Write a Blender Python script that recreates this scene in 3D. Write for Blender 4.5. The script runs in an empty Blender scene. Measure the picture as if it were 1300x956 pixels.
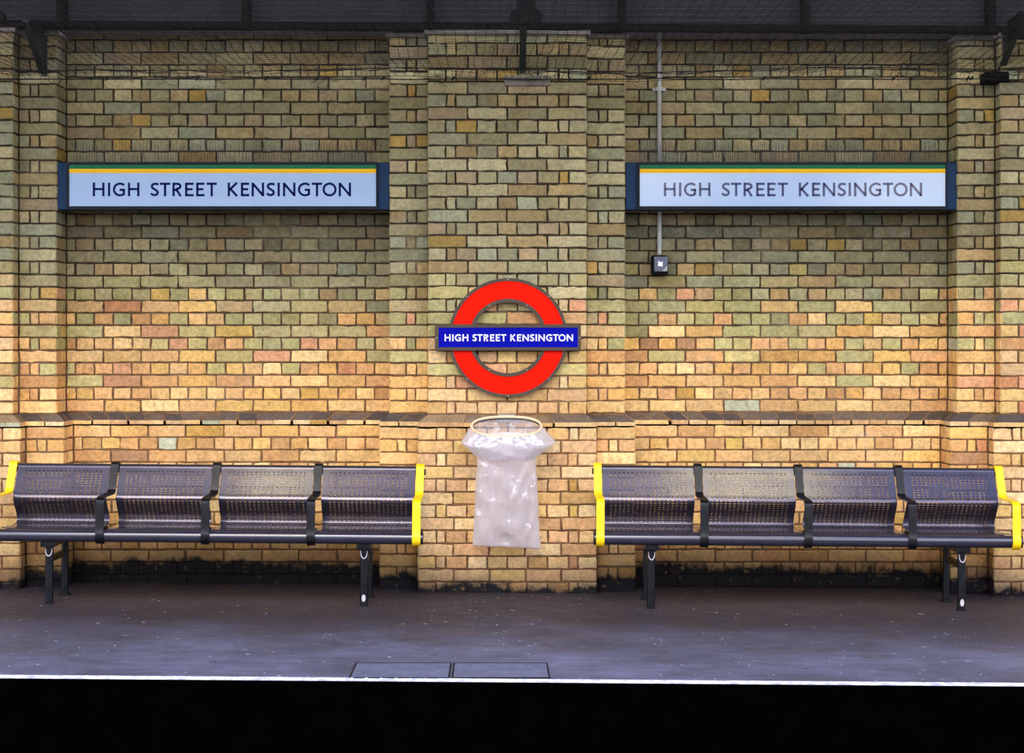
import bpy, math, random
from mathutils import Vector, noise, Matrix
random.seed(7)
PI = math.pi
C = bpy.context.scene.collection
SC = bpy.context.scene
EYE = 1.46            # eye height above the platform
CAM_Y = -10.6         # camera stands on the far side of the tracks
SLOPE = -0.0080       # platform falls gently to the right
ROOF_SLOPE = -0.0054
CAN = 4.6             # height of the canopy soffit

# ------------------------------------------------------------------ materials
def s2l(c):
    return tuple(((v/255)/12.92 if v/255 <= .04045 else ((v/255+.055)/1.055)**2.4) for v in c)
class NT:
    def __init__(s, name):
        s.m = bpy.data.materials.new(name); s.m.use_nodes = True
        s.t = s.m.node_tree; s.t.nodes.clear()
        s.out = s.n('ShaderNodeOutputMaterial')
    def n(s, typ, ins=None, **kw):
        nd = s.t.nodes.new(typ)
        for k, v in kw.items(): setattr(nd, k, v)
        for k, v in (ins or {}).items():
            if isinstance(v, bpy.types.NodeSocket): s.t.links.new(v, nd.inputs[k])
            else: nd.inputs[k].default_value = v
        return nd
    def co(s): return s.n('ShaderNodeTexCoord').outputs['Object']
    def noise(s, scale, detail=4, rough=.55, vec=None):
        return s.n('ShaderNodeTexNoise', {'Scale': scale, 'Detail': detail, 'Roughness': rough, 'Vector': vec or s.co()}).outputs['Fac']
    def mapr(s, v, a, b, c=0., d=1.):
        return s.n('ShaderNodeMapRange', {'Value': v, 'From Min': a, 'From Max': b, 'To Min': c, 'To Max': d}).outputs['Result']
    def mix(s, f, a, b, mode='MIX'):
        nd = s.n('ShaderNodeMix', data_type='RGBA', blend_type=mode)
        for i, v in ((0, f), (6, a), (7, b)):
            if isinstance(v, bpy.types.NodeSocket): s.t.links.new(v, nd.inputs[i])
            elif i == 0: nd.inputs[0].default_value = v
            else: nd.inputs[i].default_value = (*v[:3], 1)
        return nd.outputs[2]
    def math(s, op, a, b=0.):
        nd = s.n('ShaderNodeMath', operation=op)
        for i, v in ((0, a), (1, b)):
            if isinstance(v, bpy.types.NodeSocket): s.t.links.new(v, nd.inputs[i])
            else: nd.inputs[i].default_value = v
        return nd.outputs[0]
    def bump(s, h, strength=.3, dist=.01):
        return s.n('ShaderNodeBump', {'Height': h, 'Strength': strength, 'Distance': dist}).outputs['Normal']
    def pbr(s, color, rough=.5, metal=0., normal=None, **extra):
        p = s.n('ShaderNodeBsdfPrincipled')
        def st(k, v):
            if isinstance(v, bpy.types.NodeSocket): s.t.links.new(v, p.inputs[k])
            else: p.inputs[k].default_value = (*v[:3], 1) if k in ('Base Color', 'Coat Tint') else v
        st('Base Color', color); st('Roughness', rough); st('Metallic', metal)
        if normal is not None: st('Normal', normal)
        for k, v in extra.items(): st(k.replace('_', ' '), v)
        s.t.links.new(p.outputs[0], s.out.inputs[0])
        return s.m
def paint(name, rgb, rough=.35, var=.12, **kw):
    t = NT(name); n = t.noise(9, 5)
    c = s2l(rgb)
    col = t.mix(t.mapr(n, .3, .7), tuple(v*(1-var) for v in c), tuple(min(1, v*(1+var)) for v in c))
    r = t.mapr(t.noise(30, 3), .3, .7, rough*.8, rough*1.25)
    return t.pbr(col, r, normal=t.bump(t.noise(160, 2), .05, .002), **kw)

def mat_brick():
    t = NT('stock_brick')
    base = t.n('ShaderNodeAttribute', attribute_name='brick_colour').outputs['Color']
    co = t.co()
    n1 = t.noise(9, 7, .7); n2 = t.noise(60, 4, .7); n3 = t.noise(240, 3, .6)
    c = t.mix(t.mapr(n1, .35, .68, 0, .8), base, t.mix(1., base, (1.28, 1.20, 1.10), 'MULTIPLY'))
    c = t.mix(t.mapr(n2, .48, .70, 0, .7), c, t.mix(1., c, (.66, .60, .52), 'MULTIPLY'))
    c = t.mix(t.mapr(t.noise(22, 6, .7), .50, .60, 0, .55), c, t.mix(1., c, (1.22, 1.20, 1.16), 'MULTIPLY'))
    c = t.mix(t.mapr(t.noise(5, 5, .65), .54, .66, 0, .5), c, t.mix(1., c, (.66, .60, .50), 'MULTIPLY'))
    c = t.mix(t.mapr(n3, .60, .72, 0, .55), c, t.mix(1., c, (.42, .38, .33), 'MULTIPLY'))
    # vertical weathering streaks
    mp = t.n('ShaderNodeMapping', {'Vector': co, 'Scale': (30, 30, 1.6)}).outputs[0]
    st = t.noise(1.0, 4, .6, mp)
    c = t.mix(t.mapr(st, .55, .75, 0, .35), c, t.mix(1., c, (.62, .60, .55), 'MULTIPLY'))
    # pale salts in blotches
    sa = t.noise(3.1, 6, .7)
    c = t.mix(t.math('MULTIPLY', t.mapr(sa, .58, .72, 0, .35), t.mapr(n2, .4, .6)), c, s2l((222, 214, 200)))
    c = grime(t, c, co)
    c = t.mix(t.mapr(t.noise(36, 5, .7), .40, .58, .45, 0), c, t.mix(1., c, (.62, .58, .54), 'MULTIPLY'))
    h = t.math('ADD', t.math('MULTIPLY', n2, .6), t.math('MULTIPLY', n3, .5))
    return t.pbr(c, .85, normal=t.bump(h, .55, .006), Specular_IOR_Level=.25)
def grime(t, c, co):
    # black damp and old tar at the foot of the wall, ragged upper edge with flakes
    sep = t.n('ShaderNodeSeparateXYZ', {'Vector': co}).outputs
    g = t.n('ShaderNodeAttribute', attribute_name='tar').outputs['Fac']
    hgt = t.math('ADD', sep[2], t.math('MULTIPLY', sep[0], -SLOPE))
    edge = t.math('ADD', hgt, t.math('MULTIPLY', t.math('SUBTRACT', t.noise(5, 6, .7), .5), .22))
    lim = t.math('SUBTRACT', edge, g)
    f = t.mapr(lim, -.012, .02, 1, 0)
    fl = t.mapr(t.noise(30, 6, .7), .58, .68, 1, 0)
    fl = t.math('MAXIMUM', fl, t.mapr(lim, -.10, -.04, 1, 0))
    f = t.math('MULTIPLY', f, t.mapr(fl, 0, 1, .12, 1))
    soft = t.mapr(lim, .0, .26, .8, 0)
    c = t.mix(soft, c, s2l((62, 46, 34)))
    return t.mix(f, c, s2l((20, 18, 20)))
def mat_mortar():
    t = NT('sooty_mortar'); co = t.co()
    sep = t.n('ShaderNodeSeparateXYZ', {'Vector': co}).outputs
    hz = t.math('ADD', sep[2], t.math('MULTIPLY', t.math('SUBTRACT', t.noise(1.3, 5), .5), .9))
    c = t.mix(t.mapr(hz, 1.0, 1.9), s2l((140, 102, 68)), s2l((62, 54, 40)))
    c = t.mix(t.mapr(t.noise(16, 6, .7), .45, .7, 0, .7), c, s2l((40, 33, 26)))
    c = t.mix(t.mapr(t.noise(2.2, 4), .56, .7, 0, .6), c, s2l((150, 130, 104)))
    c = grime(t, c, co)
    return t.pbr(c, .95, normal=t.bump(t.noise(150, 4, .7), .8, .006), Specular_IOR_Level=.2)
def mat_asphalt():
    t = NT('mastic_asphalt'); co = t.co()
    c = t.mix(t.mapr(t.noise(1.7, 8, .68), .38, .64), s2l((66, 67, 80)), s2l((94, 97, 118)))
    mp = t.n('ShaderNodeMapping', {'Vector': co, 'Scale': (1.2, 7, 1)}).outputs[0]
    c = t.mix(t.mapr(t.noise(3, 6, .7, mp), .45, .7, 0, .55), c, s2l((52, 46, 54)))
    # darker brown towards the wall: canopy shade put into the floor colour
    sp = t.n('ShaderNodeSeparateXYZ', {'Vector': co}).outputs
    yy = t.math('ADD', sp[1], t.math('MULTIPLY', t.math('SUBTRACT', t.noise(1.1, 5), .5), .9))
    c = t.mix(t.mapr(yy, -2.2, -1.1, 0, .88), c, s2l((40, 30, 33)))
    c = t.mix(t.mapr(t.noise(120, 3, .7), .55, .75, 0, .35), c, s2l((130, 132, 148)))
    # trodden chewing gum and grit
    def spots(scale, thr, mask_scale, mask):
        v = t.n('ShaderNodeTexVoronoi', {'Scale': scale, 'Vector': co, 'Randomness': 1.})
        s_ = t.mapr(v.outputs['Distance'], thr*.7, thr, 1, 0)
        rnd = t.n('ShaderNodeSeparateColor', {'Color': v.outputs['Color']}).outputs[0]
        return t.math('MULTIPLY', s_, t.mapr(rnd, mask, mask+.01))
    c = t.mix(t.math('MULTIPLY', spots(9, .10, 2, .86), .8), c, s2l((176, 172, 176)))
    c = t.mix(t.math('MULTIPLY', spots(26, .16, 2, .90), .9), c, s2l((205, 203, 205)))
    c = t.mix(t.math('MULTIPLY', spots(6, .16, 2, .8), .6), c, s2l((44, 42, 46)))
    def dashes(scale, sx, thr, mask, rot):
        m_ = t.n('ShaderNodeMapping', {'Vector': co, 'Scale': (sx, 1, 1), 'Rotation': (0, 0, rot)}).outputs[0]
        v = t.n('ShaderNodeTexVoronoi', {'Scale': scale, 'Vector': m_}); r_ = t.n('ShaderNodeSeparateColor', {'Color': v.outputs['Color']}).outputs[1]
        return t.math('MULTIPLY', t.mapr(v.outputs['Distance'], thr*.5, thr, 1, 0), t.mapr(r_, mask, mask+.01))
    c = t.mix(t.math('MULTIPLY', dashes(14, .3, .09, .86, .12), .75), c, s2l((190, 188, 196)))
    c = t.mix(t.math('MULTIPLY', dashes(34, .5, .14, .88, -.2), .8), c, s2l((184, 182, 190)))
    c = t.mix(t.math('MULTIPLY', dashes(5, .16, .05, .75, -.1), .5), c, s2l((150, 152, 166)))
    h = t.math('ADD', t.noise(180, 3, .6), t.math('MULTIPLY', t.noise(9, 5), 1.4))
    return t.pbr(c, t.mapr(t.noise(5, 4), .3, .7, .5, .75), normal=t.bump(h, .45, .004), Specular_IOR_Level=.35)
def mat_edge():
    t = NT('tactile_edge_strip'); co = t.co()
    c = t.mix(t.mapr(t.noise(22, 4), .35, .65), s2l((228, 226, 234)), s2l((168, 166, 178)))
    return t.pbr(c, .7, normal=t.bump(t.noise(90, 3), .5, .003))
def mat_bag(name='milky_polythene', ta=.34, tb=.20, gls=.15):
    t = NT(name)
    cr = t.noise(13, 5, .65)
    mp = t.n('ShaderNodeMapping', {'Vector': t.co(), 'Scale': (16, 16, 3)}).outputs[0]
    cr2 = t.noise(1.6, 5, .6, mp)
    nrm = t.bump(t.math('ADD', cr, t.math('MULTIPLY', cr2, 1.0)), .22, .02)
    wht = s2l((248, 243, 246))
    tl = t.n('ShaderNodeBsdfTranslucent', {'Color': (*wht, 1), 'Normal': nrm}).outputs[0]
    df = t.n('ShaderNodeBsdfDiffuse', {'Color': (*wht, 1), 'Normal': nrm}).outputs[0]
    mpg = t.n('ShaderNodeMapping', {'Vector': t.co(), 'Rotation': (0, math.radians(28), 0), 'Scale': (15, 15, 4.5)}).outputs[0]
    nrg = t.bump(t.math('ADD', t.noise(1., 3, .5, mpg), t.math('MULTIPLY', t.noise(8, 3), .7)), .9, .05)
    gl = t.n('ShaderNodeBsdfGlossy', {'Color': (1, 1, 1, 1), 'Roughness': .10, 'Normal': nrg}).outputs[0]
    tr = t.n('ShaderNodeBsdfTransparent', {'Color': (.96, .96, .98, 1)}).outputs[0]
    m1 = t.n('ShaderNodeMixShader', {0: .45, 1: df, 2: tl}).outputs[0]
    m2 = t.n('ShaderNodeMixShader', {0: t.mapr(cr2, .3, .7, ta, tb), 1: m1, 2: tr}).outputs[0]
    fr = t.n('ShaderNodeFresnel', {'IOR': 1.5, 'Normal': nrm}).outputs[0]
    m3 = t.n('ShaderNodeMixShader', {0: gls, 1: m2, 2: gl}).outputs[0]
    t.t.links.new(m3, t.out.inputs[0]); return t.m
def mat_bench():
    t = NT('dark_bench_enamel')
    c = t.mix(t.mapr(t.noise(5, 5), .35, .7), s2l((76, 72, 82)), s2l((94, 88, 96)))
    return t.pbr(c, .22, .75, Coat_Weight=.4, Coat_Roughness=.12)

M = dict(
    brick=mat_brick(), mortar=mat_mortar(), asphalt=mat_asphalt(), edge=mat_edge(), bag=mat_bag(), bagthin=mat_bag('single_layer_polythene', .86, .78, .05), bench=mat_bench(), tubemat=paint('dark_tube_enamel', (44, 42, 54), .16, .15, Coat_Weight=.8, Coat_Roughness=.06),
    black=paint('black_enamel', (12, 12, 16), .32, Specular_IOR_Level=.35),
    yellow=paint('safety_yellow', (252, 205, 4), .4, .04),
    leg=paint('leg_black', (14, 15, 21), .3, Specular_IOR_Level=.4),
    chip=paint('bare_scuffed_metal', (196, 186, 188), .6),
    signblue=paint('sign_steel_blue', (14, 50, 82), .5, Specular_IOR_Level=.2),
    signdark=paint('sign_frame_navy', (12, 18, 30), .5, Specular_IOR_Level=.2),
    signwhite=paint('vitreous_white', (166, 190, 218), .35, .02, Specular_IOR_Level=.3),
    signwhite2=paint('glossy_vitreous_white', (166, 190, 218), .06, .02, Specular_IOR_Level=.6),
    green=paint('line_green', (0, 104, 60), .4, .05, Specular_IOR_Level=.2),
    amber=paint('line_yellow', (246, 190, 0), .4, .03, Specular_IOR_Level=.2),
    navy=paint('letter_navy', (0, 14, 84), .5, .04, Specular_IOR_Level=.1),
    navy2=paint('glossy_letter_navy', (0, 18, 88), .06, .04, Specular_IOR_Level=.45),
    red=paint('roundel_red', (240, 24, 0), .5, .03, Specular_IOR_Level=.06),
    blue=paint('roundel_blue', (0, 4, 156), .4, .04, Specular_IOR_Level=.08),
    white=paint('letter_white', (250, 250, 252), .3, .01),
    bronze=paint('bronze_frame', (72, 56, 38), .5, .15),
    screw=paint('bright_screw', (214, 208, 190), .35),
    steel=paint('galvanised_steel', (172, 172, 164), .5, .15),
    boxgrey=paint('box_grey', (92, 98, 112), .5),
    iron=paint('dark_green_ironwork', (14, 34, 34), .5, .2),
    girder=paint('sooty_black_steel', (8, 9, 10), .8, .2, Specular_IOR_Level=.2),
    soffit=paint('pale_soffit_paint', (176, 178, 176), .7, .1),
    clad=paint('grey_corrugated_sheet', (66, 68, 76), .7, .2),
    stone=paint('grey_coping_stone', (138, 130, 126), .85, .25),
    pad=paint('padstone_grey', (128, 122, 108), .9, .2),
    wire=paint('black_netting_twine', (16, 16, 16), .8, .1),
    spike=paint('spike_wire', (40, 38, 34), .5, .1),
    cream=paint('cream_hoop', (238, 214, 170), .45, .05),
    hatch=paint('hatch_asphalt', (82, 86, 104), .7, .25),
    faceblack=paint('added_platform_face_black', (2, 2, 2), 1., .2, Specular_IOR_Level=0.),
    ballast=paint('ballast', (84, 78, 72), .95, .4),
)

# ------------------------------------------------------------------ mesh tools
class MB:
    def __init__(s): s.v = []; s.f = []; s.mi = []; s.attr = {}
    def add(s, verts, faces, mi=0):
        b = len(s.v); s.v += [tuple(v) for v in verts]
        for f in faces: s.f.append(tuple(b+i for i in f)); s.mi.append(mi)
        return b
    def box(s, a, b, mi=0, bev=0.):
        (x0, y0, z0), (x1, y1, z1) = a, b
        if bev <= 0:
            vs = [(x, y, z) for x in (x0, x1) for y in (y0, y1) for z in (z0, z1)]
            s.add(vs, [(0,1,3,2),(4,6,7,5),(0,4,5,1),(2,3,7,6),(0,2,6,4),(1,5,7,3)], mi); return
        # chamfered box: prism in XZ outline w/ inset front and back
        e = bev
        def ring(y, ins):
            X0, X1, Z0, Z1 = x0+ins, x1-ins, z0+ins, z1-ins
            return [(X0+e,y,Z0),(X1-e,y,Z0),(X1,y,Z0+e),(X1,y,Z1-e),(X1-e,y,Z1),(X0+e,y,Z1),(X0,y,Z1-e),(X0,y,Z0+e)]
        rs = [ring(y0, e), ring(y0+e, 0), ring(y1-e, 0), ring(y1, e)]
        vs = [p for r in rs for p in r]; fs = [tuple(range(8)), tuple(range(31, 23, -1))]
        for k in range(3):
            for i in range(8):
                j = (i+1) % 8; fs.append((k*8+i, (k+1)*8+i, (k+1)*8+j, k*8+j))
        s.add(vs, fs, mi)
    def tube(s, pts, r, n=8, cap=True, mi=0, closed=False):
        pts = [Vector(p) for p in pts]; N = len(pts); rings = []
        up = None
        for i, p in enumerate(pts):
            if closed: d = pts[(i+1) % N]-pts[i-1]
            else: d = pts[min(i+1, N-1)]-pts[max(i-1, 0)]
            d.normalize()
            if up is None: up = Vector((0, 0, 1)) if abs(d.z) < .9 else Vector((1, 0, 0))
            a = d.cross(up).normalized(); b = a.cross(d).normalized(); up = b
            rr = r[i] if isinstance(r, (list, tuple)) else r
            rings.append([p+a*math.cos(2*PI*k/n)*rr+b*math.sin(2*PI*k/n)*rr for k in range(n)])
        vs = [q for R in rings for q in R]; fs = []
        for i in range(N if closed else N-1):
            j = (i+1) % N
            for k in range(n):
                l = (k+1) % n; fs.append((i*n+k, i*n+l, j*n+l, j*n+k))
        if cap and not closed: fs += [tuple(range(n-1, -1, -1)), tuple((N-1)*n+k for k in range(n))]
        s.add(vs, fs, mi)
    def strip(s, prof, x0, x1, th, mi=0):
        """a flat bar of width x0..x1 bent along the (y,z) polyline prof with thickness th"""
        N = len(prof); P = [Vector((p[0], p[1])) for p in prof]; L = []; R = []
        for i in range(N):
            d = (P[min(i+1, N-1)]-P[max(i-1, 0)]).normalized(); nrm = Vector((-d.y, d.x))*th/2
            L.append(P[i]+nrm); R.append(P[i]-nrm)
        vs = []
        for i in range(N):
            vs += [(x0, *L[i]), (x1, *L[i]), (x1, *R[i]), (x0, *R[i])]
        fs = []
        for i in range(N-1):
            for k in range(4):
                l = (k+1) % 4; fs.append((i*4+k, i*4+l, (i+1)*4+l, (i+1)*4+k))
        fs += [(3, 2, 1, 0), ((N-1)*4, (N-1)*4+1, (N-1)*4+2, (N-1)*4+3)]
        s.add(vs, fs, mi)
    def prism(s, poly, y0, y1, mi=0):
        """outline poly in (x,z) extruded from y0 to y1"""
        n = len(poly)
        vs = [(x, y0, z) for x, z in poly]+[(x, y1, z) for x, z in poly]
        fs = [tuple(range(n)), tuple(range(2*n-1, n-1, -1))]+[(i, n+i, n+(i+1) % n, (i+1) % n) for i in range(n)]
        s.add(vs, fs, mi)
    def shear(s, k):
        s.v = [(x, y, z+k*x) for x, y, z in s.v]
    def build(s, name, mats, parent=None, smooth=None, recalc=True):
        me = bpy.data.meshes.new(name); me.from_pydata(s.v, [], s.f)
        if not isinstance(mats, (list, tuple)): mats = [mats]
        for m in mats: me.materials.append(m)
        if len(mats) > 1: me.polygons.foreach_set('material_index', s.mi)
        me.update()
        if recalc:
            import bmesh
            bm = bmesh.new(); bm.from_mesh(me); bmesh.ops.recalc_face_normals(bm, faces=bm.faces); bm.to_mesh(me); bm.free()
        if smooth is not None:
            me.shade_smooth()
            if smooth < 180: me.set_sharp_from_angle(angle=math.radians(smooth))
        o = bpy.data.objects.new(name, me); C.objects.link(o)
        if parent: o.parent = parent
        return o
def tag(o, label=None, cat=None, group=None, kind=None):
    if label: o['label'] = label
    if cat: o['category'] = cat
    if group: o['group'] = group
    if kind: o['kind'] = kind
    return o
def empty(name, loc, label, cat, group=None, rot=(0, 0, 0)):
    o = bpy.data.objects.new(name, None); C.objects.link(o); o.location = loc; o.rotation_euler = rot
    o.empty_display_size = .1
    return tag(o, label, cat, group)
def floor_z(x): return SLOPE*x

# ------------------------------------------------------------------ brick wall
COURSE = .0746; ZC = 1.033; MORT = .0050
segs = []     # plan of the wall face, left to right: (kind, x0, x1, y)
YP, YI, YB = 0.0, .1125, .3375
plan = [('panel', -6.4, -4.062, YB), ('pil', -4.062, -3.832, YI), ('pier', -3.832, -2.905, YP), ('pilL', -2.905, -2.680, YI),
        ('panelL', -2.680, -.7234, YB), ('pilR', -.7234, -.491, YI), ('pier', -.491, .436, YP), ('pilL', .436, .6678, YI),
        ('panelR', .6678, 2.620, YB), ('pilR', 2.620, 2.845, YI), ('pier', 2.845, 3.772, YP), ('pil', 3.772, 4.002, YI), ('panel', 4.002, 6.4, YB)]
def lower(plan, d=.056):
    out = []
    for i, (k, a, b, y) in enumerate(plan):
        ya = plan[i-1][3] if i else y; yb = plan[i+1][3] if i+1 < len(plan) else y
        a2 = a-d if ya > y else (a+d if ya < y else a)
        b2 = b+d if yb > y else (b-d if yb < y else b)
        out.append((k, a2, b2, y-d))
    return out
plow = lower(plan)
rnd = random.Random(11)
UPC = [(152,142,100),(144,134,92),(162,150,106),(136,128,90),(146,146,112),(158,140,94),(140,134,100),(166,156,114),(150,130,86),(158,150,108),(140,138,102),(154,136,100)]
LOC = [(226,190,134),(218,178,120),(230,196,142),(222,180,132),(214,172,112),(232,202,152),(216,172,126),(224,188,122),(228,190,138),(208,164,116),(220,184,136)]
ODD = [(204,160,84),(206,146,100),(184,140,98),(196,198,166),(216,182,100)]
def brick_colour(x, z, y, dim=1.):
    hw = 1.62+.22*noise.noise((x*.7, 3.1, z*.4))+.16*rnd.uniform(-1, 1)
    if y < .05: hw += .08
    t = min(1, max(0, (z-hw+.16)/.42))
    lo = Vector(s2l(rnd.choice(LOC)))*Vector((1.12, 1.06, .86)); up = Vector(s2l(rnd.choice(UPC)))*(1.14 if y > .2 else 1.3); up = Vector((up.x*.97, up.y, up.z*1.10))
    if y < .05: lo = Vector((lo.x*.96, lo.y*1.03, lo.z*1.22))
    if rnd.random() < .045: lo = Vector(s2l(rnd.choice(ODD)))
    if rnd.random() < .03: up = Vector(s2l(rnd.choice(ODD[4:])))*.6
    if t < .5 and z > 1.2 and rnd.random() < .25: lo = Vector(s2l(rnd.choice([(206,190,124),(200,190,128),(216,166,112),(220,164,120)])))
    if .12 < t < .8 and rnd.random() < .75: lo = Vector(s2l(rnd.choice([(186,180,116),(196,188,124),(178,174,118),(204,190,130)])))
    c = lo.lerp(up, t)
    # shadow of the signs painted into the brick colour below them
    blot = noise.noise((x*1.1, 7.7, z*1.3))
    soot_shade = max(0, 1-abs(z-2.12)/.34)*(.45 if y > .2 else .12)
    c = c*(1-min(.55, soot_shade*1.05))*(1+.22*blot)*rnd.uniform(.84, 1.13)
    return (c.x*dim, c.y*dim, c.z*dim, 1)
W = MB(); colr = []; tar = []
def wadd(verts, faces, mi, col, tr):
    W.add(verts, faces, mi); colr.extend([col]*len(verts)); tar.extend([tr]*len(verts))
def tar_height(kind):
    return .115 if kind.startswith('panel') else (.09 if kind.startswith('pil') else .04)
def brick(P, u0, u1, z0, z1, tr, top_slant=None):
    """P(u, z, depth) -> world point, depth > 0 goes into the wall"""
    m = MORT; j = lambda a=.0012: rnd.uniform(-a, a)
    a, b, c, d = u0+m+j(), u1-m+j(), z0+m+j(), z1-m+j()
    if b-a < .012: return
    nu = max(1, int((b-a)/.035)); nz = 2
    out = []
    for i in range(nu): out.append((a+(b-a)*i/nu, c))
    for i in range(nz): out.append((b, c+(d-c)*i/nz))
    for i in range(nu): out.append((b-(b-a)*i/nu, d))
    for i in range(nz): out.append((a, d-(d-c)*i/nz))
    n = len(out); cu, cz = (a+b)/2, (c+d)/2
    rough = .0020 if rnd.random() > .2 else .0042
    out = [(u+j(rough), z+j(rough)) for u, z in out]
    dep = j(.0018); tu, tz = j(.002), j(.002)
    def ring(ins, dd):
        r = []
        for u, z in out:
            du, dz = u-cu, z-cz
            su = (abs(du)-ins)/max(abs(du), 1e-4) if abs(du) > ins else 0
            sz = (abs(dz)-ins)/max(abs(dz), 1e-4) if abs(dz) > ins else 0
            r.append(P(cu+du*su, cz+dz*sz, dd+dep+tu*du/(b-a)+tz*dz/(d-c)))
        return r
    vs = ring(0, .014)+ring(0, .0035)+ring(.0022, .0008)+ring(.006, 0)
    fs = []
    for k in range(3):
        for i in range(n):
            l = (i+1) % n; fs.append((k*n+i, k*n+l, (k+1)*n+l, (k+1)*n+i))
    fs.append(tuple(3*n+i for i in range(n)))
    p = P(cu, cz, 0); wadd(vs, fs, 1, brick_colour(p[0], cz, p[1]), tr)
def splits(kind, w, row):
    """joint positions along a wall length; row 0 lies just above the offset course"""
    S, H, Q = .225, .1125, .0563
    st = (row % 2 == 0)
    if kind == 'pier':
        if st:
            mid = w-2*(H+Q); n = max(1, round(mid/H)); xs = [0, H*.95, H*.95+Q]
            xs += [H+Q+mid*i/n for i in range(1, n)]+[w-H*.95-Q, w-H*.95, w]
            return xs
        n = max(1, round(w/S)); return [w*i/n for i in range(n+1)]
    if kind.startswith('pil'):
        if st: return [0, w]
        if w < .15: return [0, w]
        return [0, .104, .104+.055, w] if kind == 'pilR' else [0, w-.159, w-.104, w]
    if kind == 'side':
        if w < .16: return [0, w]
        return [0, w] if not st else [0, w/2, w]
    a = (S if st else H); x = (S if st else Q)
    xs = [0]
    while x < w-.05: xs.append(x); x += a
    xs.append(w)
    if kind == 'panelR': xs = [w-q for q in reversed(xs)]
    return xs
def wall_strip(kind, P, w, z0, rows, dirn, tr, par=0, zmax=9):
    for r in range(rows):
        zmax = 3.315 if kind.startswith('panel') else 3.27
        za = z0+r*COURSE*dirn; zb = za+COURSE*dirn
        lo, hi = min(za, zb), min(max(za, zb), zmax)
        if hi-lo < .02: continue
        xs = splits(kind, w, r+par)
        xs = [xs[0]]+[q+rnd.uniform(-.0035, .0035) for q in xs[1:-1]]+[xs[-1]]
        for i in range(len(xs)-1): brick(P, xs[i], xs[i+1], lo, hi, tr)
def do_faces(pl, z0, rows, dirn, par):
    for i, (k, a, b, y) in enumerate(pl):
        tr = tar_height(k) if dirn < 0 else .0
        vis = -4.3 < (a+b)/2 < 4.3
        wall_strip(k, lambda u, z, d, a=a, y=y: (a+u, y+d, z), b-a, z0, rows, dirn, tr, par)
        if i+1 < len(pl):
            y2 = pl[i+1][3]
            if y2 > y: wall_strip('side', lambda u, z, d, b=b, y=y: (b-d, y+u, z), y2-y, z0, rows, dirn, tr, par)
            elif y2 < y: wall_strip('side', lambda u, z, d, b=b, y=y2: (b+d, y+u, z), y-y2, z0, rows, dirn, tr, par)
NUP = 32
do_faces(plan, ZC, NUP, 1, 0)
do_faces(plow, ZC-COURSE, 14, -1, 0)
# backing mortar: an offset shell a few millimetres behind the brick faces
def outline(pl, inset):
    pts = []
    for i, (k, a, b, y) in enumerate(pl):
        ya = pl[i-1][3] if i else y; yb = pl[i+1][3] if i+1 < len(pl) else y
        a2 = a+inset if ya > y else (a-inset if ya < y else a)
        b2 = b-inset if yb > y else (b+inset if yb < y else b)
        pts += [(a2, y+inset), (b2, y+inset)]
    return pts
def shell(pl, z0, z1, inset, low):
    pts = outline(pl, inset)
    for i in range(len(pts)-1):
        (xa, ya), (xb, yb) = pts[i], pts[i+1]
        k = pl[min(i//2, len(pl)-1)][0]
        wadd([(xa, ya, z0), (xb, yb, z0), (xb, yb, z1), (xa, ya, z1)], [(0, 1, 2, 3)], 0, (1, 1, 1, 1), tar_height(k) if low else 0)
INS = .0055
shell(plan, ZC-.06, 3.262, INS, False)
shell(plow, -.1, ZC-.052, INS, True)
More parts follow.
